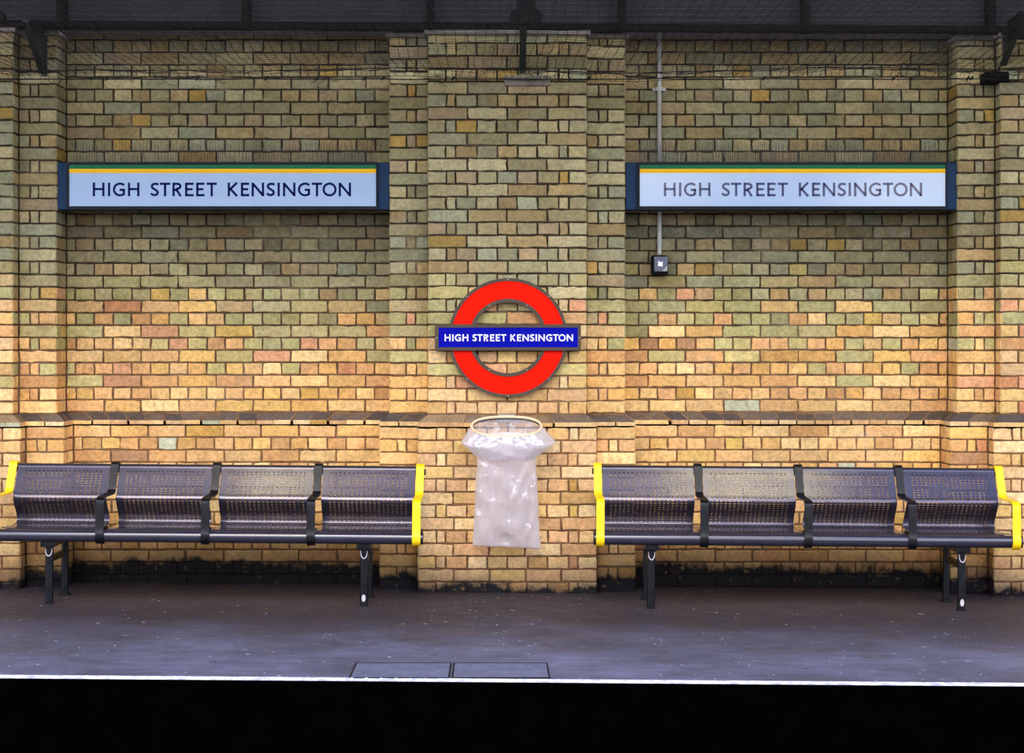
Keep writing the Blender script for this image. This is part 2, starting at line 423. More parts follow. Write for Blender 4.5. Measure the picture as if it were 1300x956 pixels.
# the chamfered offset course running round the piers
A = outline(plan, 0); B = outline(plow, 0); Ai = outline(plan, INS); Bi = outline(plow, INS)
zA, zB, zC_ = ZC-.004, ZC-.046, ZC-COURSE+.005
for i in range(len(A)-1):
    A0, A1, B0, B1 = map(Vector, (A[i], A[i+1], B[i], B[i+1]))
    a0, a1, b0, b1 = map(Vector, (Ai[i], Ai[i+1], Bi[i], Bi[i+1]))
    wadd([(*a0, ZC), (*a1, ZC), (*b1, zB-.004), (*b0, zB-.004), (*b1, ZC-COURSE-.01), (*b0, ZC-COURSE-.01)], [(0, 1, 2, 3), (3, 2, 4, 5)], 0, (1, 1, 1, 1), 0)
    L = (A1-A0).length
    if L < .02: continue
    unit = .225 if (i % 2 == 0 and plan[i//2][0] == 'pier') else .1125
    n = max(1, round(L/unit)); g = .0045/L
    for q in range(n):
        t0, t1 = q/n+g*(q > 0), (q+1)/n-g*(q < n-1)
        slant = rnd.uniform(.0, .012)/L if i % 2 == 0 and n > 3 else 0
        p = [A0.lerp(A1, t0), A0.lerp(A1, t1), B0.lerp(B1, t1+slant*(q < n-1)), B0.lerp(B1, t0+slant*(q > 0))]
        dz = rnd.uniform(-.002, .002)
        front = [(*p[0], zA+dz), (*p[1], zA+dz), (*p[2], zB+dz), (*p[3], zB+dz)]
        low_ = [(*p[2], zC_), (*p[3], zC_)]
        # sloped soot-blackened face, then the clean vertical nose
        nv = Vector((0, .012)) if i % 2 == 0 else Vector((0, 0))
        back = [(p[k].x+nv.x, p[k].y+nv.y, z_) for k, z_ in ((0, zA-.012), (1, zA-.012), (2, zC_), (3, zC_))]
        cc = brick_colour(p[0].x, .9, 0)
        soot_shade = s2l(rnd.choice([(92,82,74),(104,92,84),(84,76,72),(112,98,84)]))
        if plan[min(i//2, 12)][0] == 'pier' and rnd.random() < .6: soot_shade = s2l(rnd.choice([(140,118,90),(128,112,92),(150,128,98)]))
        wadd(front, [(0, 1, 2, 3)], 1, (*soot_shade, 1), 0)
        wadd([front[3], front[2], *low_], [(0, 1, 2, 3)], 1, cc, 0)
        wadd([front[0], front[3], low_[1], back[3], back[0]], [(0, 1, 2, 3, 4)], 1, cc, 0)
        wadd([front[1], front[2], low_[0], back[2], back[1]], [(0, 1, 2, 3, 4)], 1, cc, 0)
# solid body behind, so the wall has thickness
wadd([(x, y, z) for x in (-6.4, 6.4) for y in (.37, .8) for z in (-.1, 3.42)], [(0,1,3,2),(4,6,7,5),(0,4,5,1),(2,3,7,6),(0,2,6,4),(1,5,7,3)], 0, (1, 1, 1, 1), .1)
for xa, xb in ((-26, -6.4), (6.4, 26)):
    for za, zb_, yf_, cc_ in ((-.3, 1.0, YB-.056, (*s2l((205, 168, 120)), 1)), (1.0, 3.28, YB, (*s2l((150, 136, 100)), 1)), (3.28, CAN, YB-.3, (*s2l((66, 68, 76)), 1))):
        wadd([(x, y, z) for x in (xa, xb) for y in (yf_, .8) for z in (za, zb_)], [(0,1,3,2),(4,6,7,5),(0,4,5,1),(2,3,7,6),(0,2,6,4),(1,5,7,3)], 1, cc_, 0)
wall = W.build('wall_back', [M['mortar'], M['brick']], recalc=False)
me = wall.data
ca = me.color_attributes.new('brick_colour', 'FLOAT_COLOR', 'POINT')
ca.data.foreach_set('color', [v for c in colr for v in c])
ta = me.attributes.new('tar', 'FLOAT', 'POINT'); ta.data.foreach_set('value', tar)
tag(wall, 'yellow stock brick platform wall with stepped piers and recessed panels', kind='structure')

# ------------------------------------------------------------------ roof level above the brickwork
r = MB()
for kd, a, b, y in plan:
    zz = 3.288 if kd.startswith('panel') else 3.243
    r.box((a-.02, y-.035, zz), (b+.02, .5, zz+.024), bev=.003)
r.shear(ROOF_SLOPE)
tag(r.build('trim_1', M['stone']), 'grey coping ledge running along the top of the brick wall', kind='structure')
r = MB(); r.box((-6.4, -.05, 3.271), (6.4, .05, 3.294)); r.box((-6.4, -.01, 3.294), (6.4, .01, 3.312)); r.shear(ROOF_SLOPE)
tag(r.build('trim_2', M['girder']), 'black steel angle lying on the coping ledge', kind='structure')
up = MB(); n = 80; prof = []
for i in range(n+1):
    z = 3.28+(CAN-3.28)*i/n; prof.append((.045+.008*math.cos(i*PI), z))
for i in range(n):
    (ya, za), (yb, zb) = prof[i], prof[i+1]
    up.add([(-6.4, ya, za), (6.4, ya, za), (6.4, yb, zb), (-6.4, yb, zb), (-6.4, ya+.02, za), (6.4, ya+.02, za), (6.4, yb+.02, zb), (-6.4, yb+.02, zb)],
           [(0, 1, 2, 3), (7, 6, 5, 4)])
upw = tag(up.build('wall_upper', M['clad'], recalc=False), 'dark grey corrugated sheet wall above the brickwork', kind='structure')
for px in (-156, 78, 312, 546, 790, 1023, 1258, 1490):
    x = (px-650)*10.55/2310; zb = 3.262+ROOF_SLOPE*x
    m = MB(); m.box((x-.009, -.075, zb), (x+.009, .03, CAN)); m.box((x-.021, -.085, zb), (x+.021, -.075, CAN))
    m.box((x-.021, -.006, zb), (x+.021, .03, CAN))
    m.build('mullion', M['girder'], upw)
cl = MB(); cl.box((-26, -3.0, CAN), (26, .8, CAN+.08)); cl.box((-26, -3.03, CAN-.10), (26, -3.0, CAN+.08))
for k in range(6): cl.box((-26, -2.7+.5*k, CAN-.08), (26, -2.62+.5*k, CAN))
tag(cl.build('ceiling', M['soffit']), 'underside of the platform canopy', kind='structure')

def bracket(xc, foot, label):
    t = empty('canopy_bracket', (xc, 0, 3.0), label, 'bracket', 'ironwork brackets under the canopy')
    y0 = YI if abs(xc) > 1 else YP
    zt = .255+ROOF_SLOPE*xc; zb = .035
    p = MB(); th = .006
    prof = [(y0-.002, zb), (y0-.002, zt), (y0-.38, zt), (y0-.37, zt-.04), (y0-.055, zb)]
    vs = [(sx*th, y, z) for sx in (-1, 1) for y, z in prof]; k = 5
    p.add(vs, [tuple(range(5)), tuple(range(9, 4, -1))]+[(i, k+i, k+(i+1) % 5, (i+1) % 5) for i in range(5)])
    p.build('web_plate', M['iron'], t)
    f = MB(); f.strip([(y0-.37, zt-.035), (y0-.2, (zt+zb)/2-.02), (y0-.05, zb)], -.019, .019, .012); f.build('sloping_flange', M['iron'], t)
    f = MB(); f.strip([(y0-.008, zb-.015), (y0-.008, zt)], -.017, .017, .014); f.build('wall_flange', M['iron'], t)
    f = MB(); f.box((-.02, y0-.40, zt), (.02, y0, zt+.012)); f.build('top_flange', M['iron'], t)
    for zz in (zb+.03, zt-.07):
        for sx in (-1, 1):
            b = MB(); b.tube([(sx*.012, y0-.015, zz), (sx*.012, y0-.024, zz)], .0045, 6); b.build('bolt', M['girder'], t)
    if foot:
        f = MB(); f.box((-.11, y0-.12, -.035), (.035, y0, .03), bev=.008); f.build('foot_block', M['girder'], t)
    return t
bracket(-2.752, False, 'dark green iron bracket at the left, above the left bench')
bracket(.062, False, 'narrow dark bracket seen edge-on above the round sign')
bracket(2.862, True, 'green iron bracket on a black foot block at the right')
# pad stone under the middle bracket and darker patches in the brickwork beside the brackets
ps = MB(); ps.box((-.045, -.012, 2.945), (.225, .03, 3.005), bev=.004)
tag(ps.build('pad_stone', M['pad']), 'smooth grey stone block built into the brickwork below the middle bracket', 'stone')

def hanger(px, label):
    Y = -1.2; x = (px-650)*9.4/2310
    t = empty('roof_hanger', (x, Y, 3.132), label, 'hanger', 'round-bossed hangers below the canopy')
    m = MB(); m.box((-.049, -.04, -.045), (.049, .04, CAN-3.132), bev=.006); m.build('hanger_bar', M['girder'], t)
    m = MB(); m.box((-.018, -.052, -.04), (.018, -.04, CAN-3.132), bev=.003); m.build('centre_rib', M['girder'], t)
    for sx in (-1, 1):
        m = MB(); m.tube([(sx*.044, -.03, -.0), (sx*.044, .03, -.0)], [.040, .040], 20); m.build('boss', M['girder'], t)
hanger(668, 'black hanger with two round bosses above the round sign')
hanger(-14, 'black hanger with a round boss cut by the left edge')
eb = empty('equipment_box', (2.845, -.50, 3.235), 'black box fixed beside the right bracket at the top corner', 'box')
x0 = (1281-650)*10.15/2310-2.845
m = MB(); m.prism([(x0+.02, -.085), (x0+.09, -.075), (x0+.3, -.075), (x0+.3, .03), (x0+.02, .03)], -.09, .16); m.build('housing', M['girder'], eb)
m = MB(); m.tube([(x0+.045, 0, .03), (x0+.045, 0, .052)], .008, 8); m.build('bolt', M['girder'], eb)
m = MB(); m.box((x0+.05, -.094, -.07), (x0+.3, -.088, -.055)); m.build('lower_rail', M['signdark'], eb)

# ------------------------------------------------------------------ pigeon netting
net = MB(); XN0, XN1 = -4.2, 4.2; ZN = 2.985
def netp(x, s):
    """s = distance forward from the wall line"""
    nx = noise.noise((x*.55, s*.9, 2.2)); nz = noise.noise((x*.8, s*.7, 9.1)); n3 = noise.noise((x*3.1, s*3.3, 4.4))
    tail = max(0, 1-s/.35)
    z = ZN-.004*math.sin(x*2)+.018*nz+.006*n3+.004*x*0
    fold = tail*(.035*noise.noise((x*7, s*9, 1.7))+.02*noise.noise((x*17, s*22, 5)))
    return (x+.05*nx+.012*n3+fold, -.03-s, z+tail*(.035+.03*noise.noise((x*6.5, s*8, 8.8)))*min(1, s/.06)-.0*tail)
s_ = 0.0; rows = []
while s_ < 3.0: rows.append(s_); s_ += .05
for s in rows:
    net.tube([netp(XN0+(XN1-XN0)*i/110, s) for i in range(111)], .0016, 3, cap=False)
x = XN0
while x < XN1:
    net.tube([netp(x, .0+.05*i) for i in range(60)], .0016, 3, cap=False); x += .05
neto = tag(net.build('bird_netting', M['wire'], recalc=False), 'fine black pigeon netting stretched below the canopy along the wall top', 'netting')
cb = MB()
cb.tube([(XN0+(XN1-XN0)*i/90, -.034+.003*math.sin(i), ZN-.004+.006*noise.noise((i*.4, 0, 0))) for i in range(91)], .0034, 5)
cb.build('edge_cable', M['wire'], neto)
tg = MB(); rr = random.Random(4)
for k in range(95):
    x = rr.uniform(-3.2, 3.2); p = Vector((x, -.04, ZN+rr.uniform(-.01, .03))); pts = []
    for q in range(rr.randint(5, 11)):
        pts.append(tuple(p)); p = p+Vector((rr.uniform(-.03, .035), rr.uniform(-.006, .006), rr.uniform(-.022, .018)))
    tg.tube(pts, .0012, 3)
for k in range(16):
    x = rr.uniform(-3, 3); tg.tube([(x, -.042, ZN-.012), (x+.012, -.045, ZN), (x+.02, -.042, ZN+.012)], [.004, .009, .004], 5)
tag(tg.build('tangled_twine', M['wire'], neto, smooth=180), kind='stuff')

# ------------------------------------------------------------------ lettering drawn stroke by stroke
def arc(cx, cy, rx, ry, a0, a1, n=18):
    return [(cx+rx*math.cos(math.radians(a0+(a1-a0)*i/n)), cy+ry*math.sin(math.radians(a0+(a1-a0)*i/n))) for i in range(n+1)]
def glyph(ch, w, t):
    h = t/2
    if ch == 'H': return [[(h, 0), (h, 1)], [(w-h, 0), (w-h, 1)], [(h, .53), (w-h, .53)]]
    if ch == 'I': return [[(w/2, 0), (w/2, 1)]]
    if ch == 'T': return [[(w/2, 0), (w/2, 1-h)], [(0, 1-h), (w, 1-h)]]
    if ch == 'E': return [[(h, 0), (h, 1)], [(h, 1-h), (w, 1-h)], [(h, h), (w, h)], [(h, .52), (w*.88, .52)]]
    if ch == 'N': return [[(h, 0), (h, 1)], [(w-h, 0), (w-h, 1)], [(h*1.1, 1-h*.9), (w-h*1.1, h*.9)]]
    if ch == 'K': return [[(h, 0), (h, 1)], [(h*1.4, .46), (w-h*1.35, 1.0)], [(h*2.2, .56), (w-h*1.2, 0.0)]]
    if ch == 'O': return [arc(w/2, .5, w/2-h, .5+.01-h, 0, 360, 40)]
    if ch == 'G': return [arc(.53, .5, .53-h, .51-h, 47, 300, 30)+[(w-h, .14)], [(w-h, .09), (w-h, .52)], [(w*.56, .47), (w, .47)]]
    if ch == 'R': return [[(h, 0), (h, 1)], [(h, 1-h), (w*.45, 1-h)]+arc(w*.47, .735, w*.36, .265-h, 85, -85, 14)+[(w*.45, .47), (h, .47)], [(w*.42, .5), (w-h*1.1, 0)]]
    if ch == 'S':
        return [[(w-h*.5, .86), (w*.74, .905), (w*.52, .918), (w*.30, .88), (w*.17, .77), (w*.19, .65), (w*.34, .565), (w*.56, .485),
                 (w*.77, .39), (w*.84, .27), (w*.76, .15), (w*.55, .088), (w*.32, .095), (w*.15, .16), (w*.06, .225)]]
    return []
def stroke(mb, pts, t, ox, oz, sc, y0, y1):
    P = [Vector(p) for p in pts]; n = len(P); L = []; R = []
    closed = (P[0]-P[-1]).length < 1e-5
    for i in range(n):
        a = P[i-1] if i else (P[-2] if closed else P[0]); b = P[i+1] if i < n-1 else (P[1] if closed else P[-1])
        d1 = (P[i]-a).normalized() if (P[i]-a).length > 1e-6 else None
        d2 = (b-P[i]).normalized() if (b-P[i]).length > 1e-6 else None
        d1 = d1 or d2; d2 = d2 or d1
        d = (d1+d2).normalized(); nn = Vector((-d.y, d.x)); c = max(.6, nn.dot(Vector((-d1.y, d1.x))))
        L.append(P[i]+nn*t/2/c); R.append(P[i]-nn*t/2/c)
    for i in range(n-1):
        q = [L[i], L[i+1], R[i+1], R[i]]
        mb.prism([(ox+v.x*sc, oz+v.y*sc) for v in q], y0, y1)
WORDS = [('HIGH', [(118.9,133.8),(138.1,141.0),(144.3,159.7),(163.4,178.0)]),
         ('STREET', [(192,202.8),(203.9,217),(219.8,231.9),(235.8,246.7),(249.9,260.4),(263,276.1)]),
         ('KENSINGTON', [(289.8,303.5),(306.5,317),(320.1,336),(338.8,350),(353,355.8),(359.8,375.7),(378.7,394.2),(396.4,409.5),(409.9,427.8),(430.4,446.1)])]
def lettering(x_left, z_base, cap, y, tighten, parent, mat, t=.168):
    mb = MB(); k = cap/17.3; off = 0
    for wi, (word, spans) in enumerate(WORDS):
        if wi: off += tighten
        for ch, (a, b) in zip(word, spans):
            for s in glyph(ch, (b-a)/17.3, t): stroke(mb, s, t, x_left+(a-118.9-off)*k, z_base, cap, y-.0012, y+.0004)
    return mb.build('lettering', mat, parent)

# ------------------------------------------------------------------ long station name signs
def long_sign(pl, pr, fl, fr, tx, label, glossmat, lettermat, green, amber):
    D = 10.73; k = D/2310; cx = (pl+pr)/2
    Y = D-10.6; X = lambda px: (px-cx)*k; Z = lambda py: EYE-(py-433)*k
    t = empty('station_name_sign', ((cx-650)*k, Y, 0), label, 'sign', 'long station name signs')
    for a, b in ((pl, fl-1), (fr+1, pr)):
        m = MB(); m.box((X(a), 0, Z(266)), (X(b), .13, Z(206.3)), bev=.003); e = m.build('end_plate', M['signblue'], t)
        for zz in (219, 252):
            s = MB(); px = (a+b)/2; s.tube([(X(px), -.003, Z(zz)), (X(px), .002, Z(zz))], .004, 8); s.build('screw', M['signdark'], e)
    # frame of four mitred rails standing a little proud of the end plates
    x0, x1, z0, z1 = X(fl-3.3), X(fr+2.3), Z(266.6), Z(206.6)
    xi0, xi1, zi0, zi1 = X(fl), X(fr), Z(262.2), Z(209.4)
    m = MB(); yf, yb = -.028, .12
    o_ = [(x0, z0), (x1, z0), (x1, z1), (x0, z1)]; i_ = [(xi0, zi0), (xi1, zi0), (xi1, zi1), (xi0, zi1)]
    vs = [(x, yf, z) for x, z in o_]+[(x, yf, z) for x, z in i_]+[(x, yb, z) for x, z in o_]+[(x, yf+.012, z) for x, z in i_]
    fs = []
    for i in range(4):
        j = (i+1) % 4
        fs += [(i, j, 4+j, 4+i), (i, 8+i, 8+j, j), (4+i, 4+j, 12+j, 12+i)]
    fs.append((8, 11, 10, 9)); m.add(vs, fs); m.build('frame', M['signdark'], t)
    ypan = yf+.006
    m = MB(); m.box((xi0, ypan, zi0), (xi1, ypan+.02, Z(220.2))); m.build('name_panel', glossmat, t)
    m = MB(); m.box((xi0, ypan, Z(220.2)), (xi1, ypan+.02, Z(214.8))); m.build('yellow_stripe', amber, t)
    m = MB(); m.box((xi0, ypan, Z(214.8)), (xi1, ypan+.02, zi1)); m.build('green_stripe', green, t)
    lettering(X(tx), Z(249.6), 17.3*k, ypan, 0, t, lettermat)
    # bird spikes on top of the box
    sp = MB(); q = random.Random(int(pl)); x = x0+.02
    while x < x1-.03:
        for yy, hh in ((.01, .075), (.06, .125), (.11, .145)):
            lean = q.uniform(-.006, .006)
            sp.tube([(x+q.uniform(-.003, .003), yy, z1), (x+lean, yy+q.uniform(-.01, .01), z1+hh*q.uniform(.8, 1.08))], [.0013, .0009], 3)
        x += q.uniform(.013, .019)
    for yy in (.01, .06, .11): sp.box((x0+.01, yy-.008, z1), (x1-.01, yy+.008, z1+.006))
    s = sp.build('spike_strip', M['spike'], t, recalc=False)
    return t
long_sign(72.5, 494.5, 89.0, 477.8, 118.9, 'long blue-ended name sign above the left bench', M['signwhite'], M['navy'], M['green'], M['amber'])
long_sign(794.2, 1215, 811.8, 1199.0, 842.4, 'long blue-ended name sign crossing the pipe above the right bench', M['signwhite2'], M['navy2'], M['green'], M['amber'])

# ------------------------------------------------------------------ the round sign
k = 10.56/2310; RY = -.036
rz = EYE-(428.7-433)*k; rx = (645-650)*k
ro = empty('round_station_sign', (rx, RY, rz), 'red ring sign crossed by a blue name bar on the middle pier', 'sign')
def annulus(r0, r1, y0, y1, n=96):
    m = MB(); vs = []
    for i in range(n):
        a = 2*PI*i/n
        for r_, y in ((r0, y0), (r1, y0), (r1, y1), (r0, y1)): vs.append((r_*math.cos(a), y, r_*math.sin(a)))
    fs = []
    for i in range(n):
        j = (i+1) % n
        for q in range(4): fs.append((i*4+q, i*4+(q+1) % 4, j*4+(q+1) % 4, j*4+q))
    m.add(vs, fs); return m
annulus(49.0*k, 72.4*k, -.004, .02).build('red_ring', M['red'], ro, smooth=30)
annulus(71.9*k, 75.6*k, -.009, .03).build('outer_rim', M['bronze'], ro, smooth=30)
annulus(45.1*k, 49.4*k, -.009, .03).build('inner_rim', M['bronze'], ro, smooth=30)
m = MB(); X0, X1, Z0, Z1 = (552.4-645)*k, (737.3-645)*k, (428.7-444.8)*k, (428.7-411.8)*k
i0, i1, j0, j1 = (557.0-645)*k, (733.4-645)*k, (428.7-440.9)*k, (428.7-415.9)*k
for a, b in (((X0, Z0), (X1, j0)), ((X0, j1), (X1, Z1)), ((X0, j0), (i0, j1)), ((i1, j0), (X1, j1))):
    m.box((a[0], -.026, a[1]), (b[0], .03, b[1]))
m.build('bar_frame', M['bronze'], ro)
m = MB(); m.box((i0, -.022, j0), (i1, .02, j1)); m.build('blue_bar', M['blue'], ro)
lettering((564.6-645)*k, (428.7-433.2)*k, 8.8*k, -.022, 3.6, ro, M['white'], t=.19)
sc_pts = [(73.8*math.cos(math.radians(a)), 73.8*math.sin(math.radians(a))) for a in (90, 45, 135, -45, -135, -90)]
sc_pts += [(47.3*math.cos(math.radians(a)), 47.3*math.sin(math.radians(a))) for a in (-60, -120, 60, 120)]
for px, pz in sc_pts:
    s = MB(); s.tube([(px*k, -.0125, pz*k), (px*k, -.007, pz*k)], [.0028, .0036], 8); s.build('screw', M['screw'], ro)
for px in (-90.4, 90.4):
    s = MB(); s.tube([(px*k, -.0295, 0), (px*k, -.024, 0)], [.0028, .0036], 8); s.build('screw', M['screw'], ro)

# ------------------------------------------------------------------ conduit and junction box on the right-hand panel
kc = 10.9/2310; xcn = (837.3-650)*kc; zt, zb = EYE+(433-46)*kc, EYE+(433-323)*kc
cd = empty('conduit_pipe', (xcn, YB-.03, zb), 'grey vertical conduit pipe passing behind the right-hand name sign', 'pipe')
m = MB(); m.tube([(0, 0, 0), (0, 0, zt-zb)], .0135, 14); m.build('pipe', M['steel'], cd, smooth=40)
for py in (48, 205, 310):
    z = EYE+(433-py)*kc-zb
    m = MB(); m.tube([(0, 0, z), (0, 0, z+.03)], .0165, 14); m.build('coupler', M['steel'], cd, smooth=40)
for py in (113,):
    z = EYE+(433-py)*kc-zb
    m = MB(); m.strip([(.017, z), (-.017, z), (-.019, z+.001)], -.02, .02, .002); m.box((-.04, .012, z-.01), (.04, .026, z+.01)); m.box((-.019, -.017, z-.01), (.019, .014, z+.01)); m.build('saddle_clip', M['steel'], cd)
kb = 10.82/2310
jb = empty('junction_box', ((839-650)*kb, YB, EYE+(433-335)*kb), 'small grey junction box at the foot of the pipe', 'box')
m = MB(); m.box((-.052, -.10, -.062), (.046, -.0, .052), bev=.006); m.build('box_body', M['girder'], jb)
m = MB(); m.box((-.040, -.112, -.046), (.042, -.099, .044), bev=.004); lid = m.build('lid', M['boxgrey'], jb)
m = MB(); m.prism([(-.017, -.012), (.010, -.016), (.012, .016), (.002, .010), (-.015, .018)], -.1140, -.1125); m.build('worn_sticker', M['white'], lid)
m = MB(); m.prism([(.006, -.043), (.039, -.043), (.039, -.010)], -.1135, -.1125); m.build('pale_corner', M['steel'], lid)
for sx in (-.034, .036):
    m = MB(); m.tube([(sx, -.116, .038), (sx, -.112, .038)], .003, 8); m.build('lid_screw', M['steel'], lid)

# ------------------------------------------------------------------ waste bag on a hoop
bx = (643-650)*10.35/2310
YW = -.056
def hoop_pt(a, gx=.199, gy=.128):
    ca, sa = math.cos(a), math.sin(a); e = .78
    x = gx*math.copysign(abs(ca)**e, ca); y = gy*math.copysign(abs(sa)**.9, sa)
    f = (gy-y)/(2*gy)                     # 0 at the wall, 1 at the front
    return Vector((x, YW-.022-(gy-y), 1.022-.098*f))
hp = empty('bag_hoop', (bx, 0, 0), 'cream oval hoop on the middle pier that holds the waste bag open', 'hoop')
m = MB(); m.tube([hoop_pt(2*PI*i/64) for i in range(64)], .0078, 8, closed=True); m.build('hoop_ring', M['cream'], hp, smooth=180)
m = MB(); m.tube([hoop_pt(2*PI*i/64, .197, .126)+Vector((0, -.010, -.012)) for i in range(64)], .0026, 6, closed=True); m.build('elastic_band', M['girder'], hp, smooth=180)
m = MB(); m.box((-.05, YW-.022, .99), (.05, YW+.004, 1.035), bev=.004); m.build('wall_plate', M['steel'], hp)
bag = empty('waste_bag', (bx, 0, 0), 'translucent white plastic bag hanging from the hoop under the round sign', 'bag')
def bag_ring(t, n=96):
    """t 0 at the hoop .. 1 at the bottom seam"""
    pts = []
    zt_ = .90-.62*t
    halfw = .163+.031*t+.012*math.sin(t*PI)*0
    if t < .12: halfw += (.12-t)/.12*.02
    halfd = .105*(1-t)**.75+.012
    yc = YW-.150+.02*t
    for i in range(n):
        a = 2*PI*i/n; ca, sa = math.cos(a), math.sin(a)
        ex = .95-.2*t
        x = halfw*math.copysign(abs(ca)**ex, ca); y = halfd*sa
        nx, ny = ca*.6, sa
        fold = .009*noise.noise((x*12, t*2.0, 1.3))+.004*noise.noise((x*24+t*5, t*4, 2.9))+.007*noise.noise((x*7-3*t, t*5, 7.1))
        # diagonal tension creases running down from the right shoulder and a slack pouch near the foot
        fold += .010*math.exp(-((x-.09+.25*(t-.35))/.016)**2)*max(0, 1-abs(t-.4)/.35)
        fold -= .012*math.exp(-((x+.02)/.05)**2-((t-.93)/.10)**2)
        fold += .003*math.exp(-((math.hypot(x+.005, (t-1.0)*.6)-.085)/.010)**2)*(1 if t > .78 else 0)
        fold *= abs(sa)**.8
        if sa < 0: y -= fold*1.6*min(1, t*6+.3)
        else: y += fold*.6
        y = min(y+yc, YW-.006)-yc if t > .02 else y
        pts.append((x+.006*noise.noise((t*9, sa*2, ca*2)), y+yc, zt_+.004*noise.noise((x*20, 5, 5))*(t > .9)-.01*t*x/.19))
    return pts
m = MB(); n = 96; rings = [[tuple(hoop_pt(2*PI*i/n, .194, .123)) for i in range(n)]]
# blend from the hoop down to the first body ring, then the body
T = [0.0, .02, .05, .08]+[.08+.92*i/56 for i in range(1, 57)]
for t in T:
    rr_ = bag_ring(t)
    if t < .1:
        f = (t/.1)
        h = [hoop_pt(2*PI*i/n, .19, .12) for i in range(n)]
        rr_ = [tuple(Vector(h[i]).lerp(Vector(rr_[i]), .25+.75*f)) for i in range(n)]
    rings.append(rr_)
vs = [p for r_ in rings for p in r_]; fs = []
for a in range(len(rings)-1):
    for i in range(n):
        j = (i+1) % n; fs.append((a*n+i, a*n+j, (a+1)*n+j, (a+1)*n+i))
back_f = [i % n < n//2 for i in range(len(fs))]
L_ = (len(rings)-1)*n
for i in range(n//2):  # bottom seam
    fs.append((L_+i, L_+i+1, L_+(n-1-i), L_+((n-i) % n))) if i < n//2-0 and i+1 <= n-1-i else None
fs = [f for f in fs if f and len(set(f)) > 2]
back_f += [False]*(len(fs)-len(back_f)); m.add(vs, fs); m.mi = [int(q) for q in back_f]; m.build('bag_body', [M['bag'], M['bagthin']], bag, smooth=180)
# the turned-over cuff that flares out at both sides
m = MB(); n = 120; rings = []
for q in range(15):
    s = q/14; r_ = []
    for i in range(n):
        a = 2*PI*i/n; ca, sa = math.cos(a), math.sin(a)
        h = hoop_pt(a, .203, .132)
        side = abs(ca)**2.5
        o_ = (.056 if ca < 0 else .076)*side
        g = o_*s/.5 if s < .5 else o_+(-.036-o_)*(s-.5)/.5
        gy_ = .012*math.sin(s*PI)-.022*s
        x = h.x+math.copysign(min(1, abs(ca)*1.6), ca)*g; y = h.y+sa*gy_+.012*max(0, s-.5)
        drop = .135*s+.030*side*s
        wr = (.006*noise.noise((a*4, s*3, 3.0))+.004*noise.noise((a*11, s*4, 9.0)))*(.3+.7*s)
        pz = h.z-.004-drop+wr
        if sa < 0: y -= wr*2.0*abs(sa)
        y = min(y, YW-.008)
        r_.append((x, y-.004*s, pz))
    rings.append(r_)
vs = [p for r_ in rings for p in r_]; fs = []
for a in range(14):
    for i in range(n):
        j = (i+1) % n; fs.append((a*n+i, a*n+j, (a+1)*n+j, (a+1)*n+i))
m.add(vs, fs); m.mi = [int(q % n < n//2 and q//n < 9) for q in range(len(fs))]; m.build('turned_over_cuff', [M['bag'], M['bagthin']], bag, smooth=180)

# ------------------------------------------------------------------ benches
PITCH = .572; SW = .520
def catmull(P, n=6):
    out = []; Q = [P[0]]+P+[P[-1]]
    for i in range(1, len(Q)-2):
        p0, p1, p2, p3 = map(Vector, Q[i-1:i+3])
        for k_ in range(n):
            t = k_/n; out.append(.5*((2*p1)+(-p0+p2)*t+(2*p0-5*p1+4*p2-p3)*t*t+(-p0+3*p1-3*p2+p3)*t**3))
    out.append(Vector(P[-1])); return out
ctl = [(.392,.700), (.388,.728), (.372,.743), (.355,.738), (.345,.722), (.322,.683), (.295,.637), (.268,.592), (.253,.567), (.252,.552), (.266,.530), (.292,.500),
       (.318,.470), (.334,.446), (.332,.425), (.312,.413), (.26,.408), (.18,.406), (.10,.409), (.05,.416), (.01,.413)]
curve = catmull(ctl, 8)
cum = [0]
for a, b in zip(curve, curve[1:]): cum.append(cum[-1]+(b-a).length)
def at_len(s):
    s = max(0, min(cum[-1]-1e-6, s))
    for i in range(len(cum)-1):
        if cum[i+1] >= s:
            f = (s-cum[i])/max(1e-9, cum[i+1]-cum[i]); return curve[i].lerp(curve[i+1], f)
    return curve[-1]
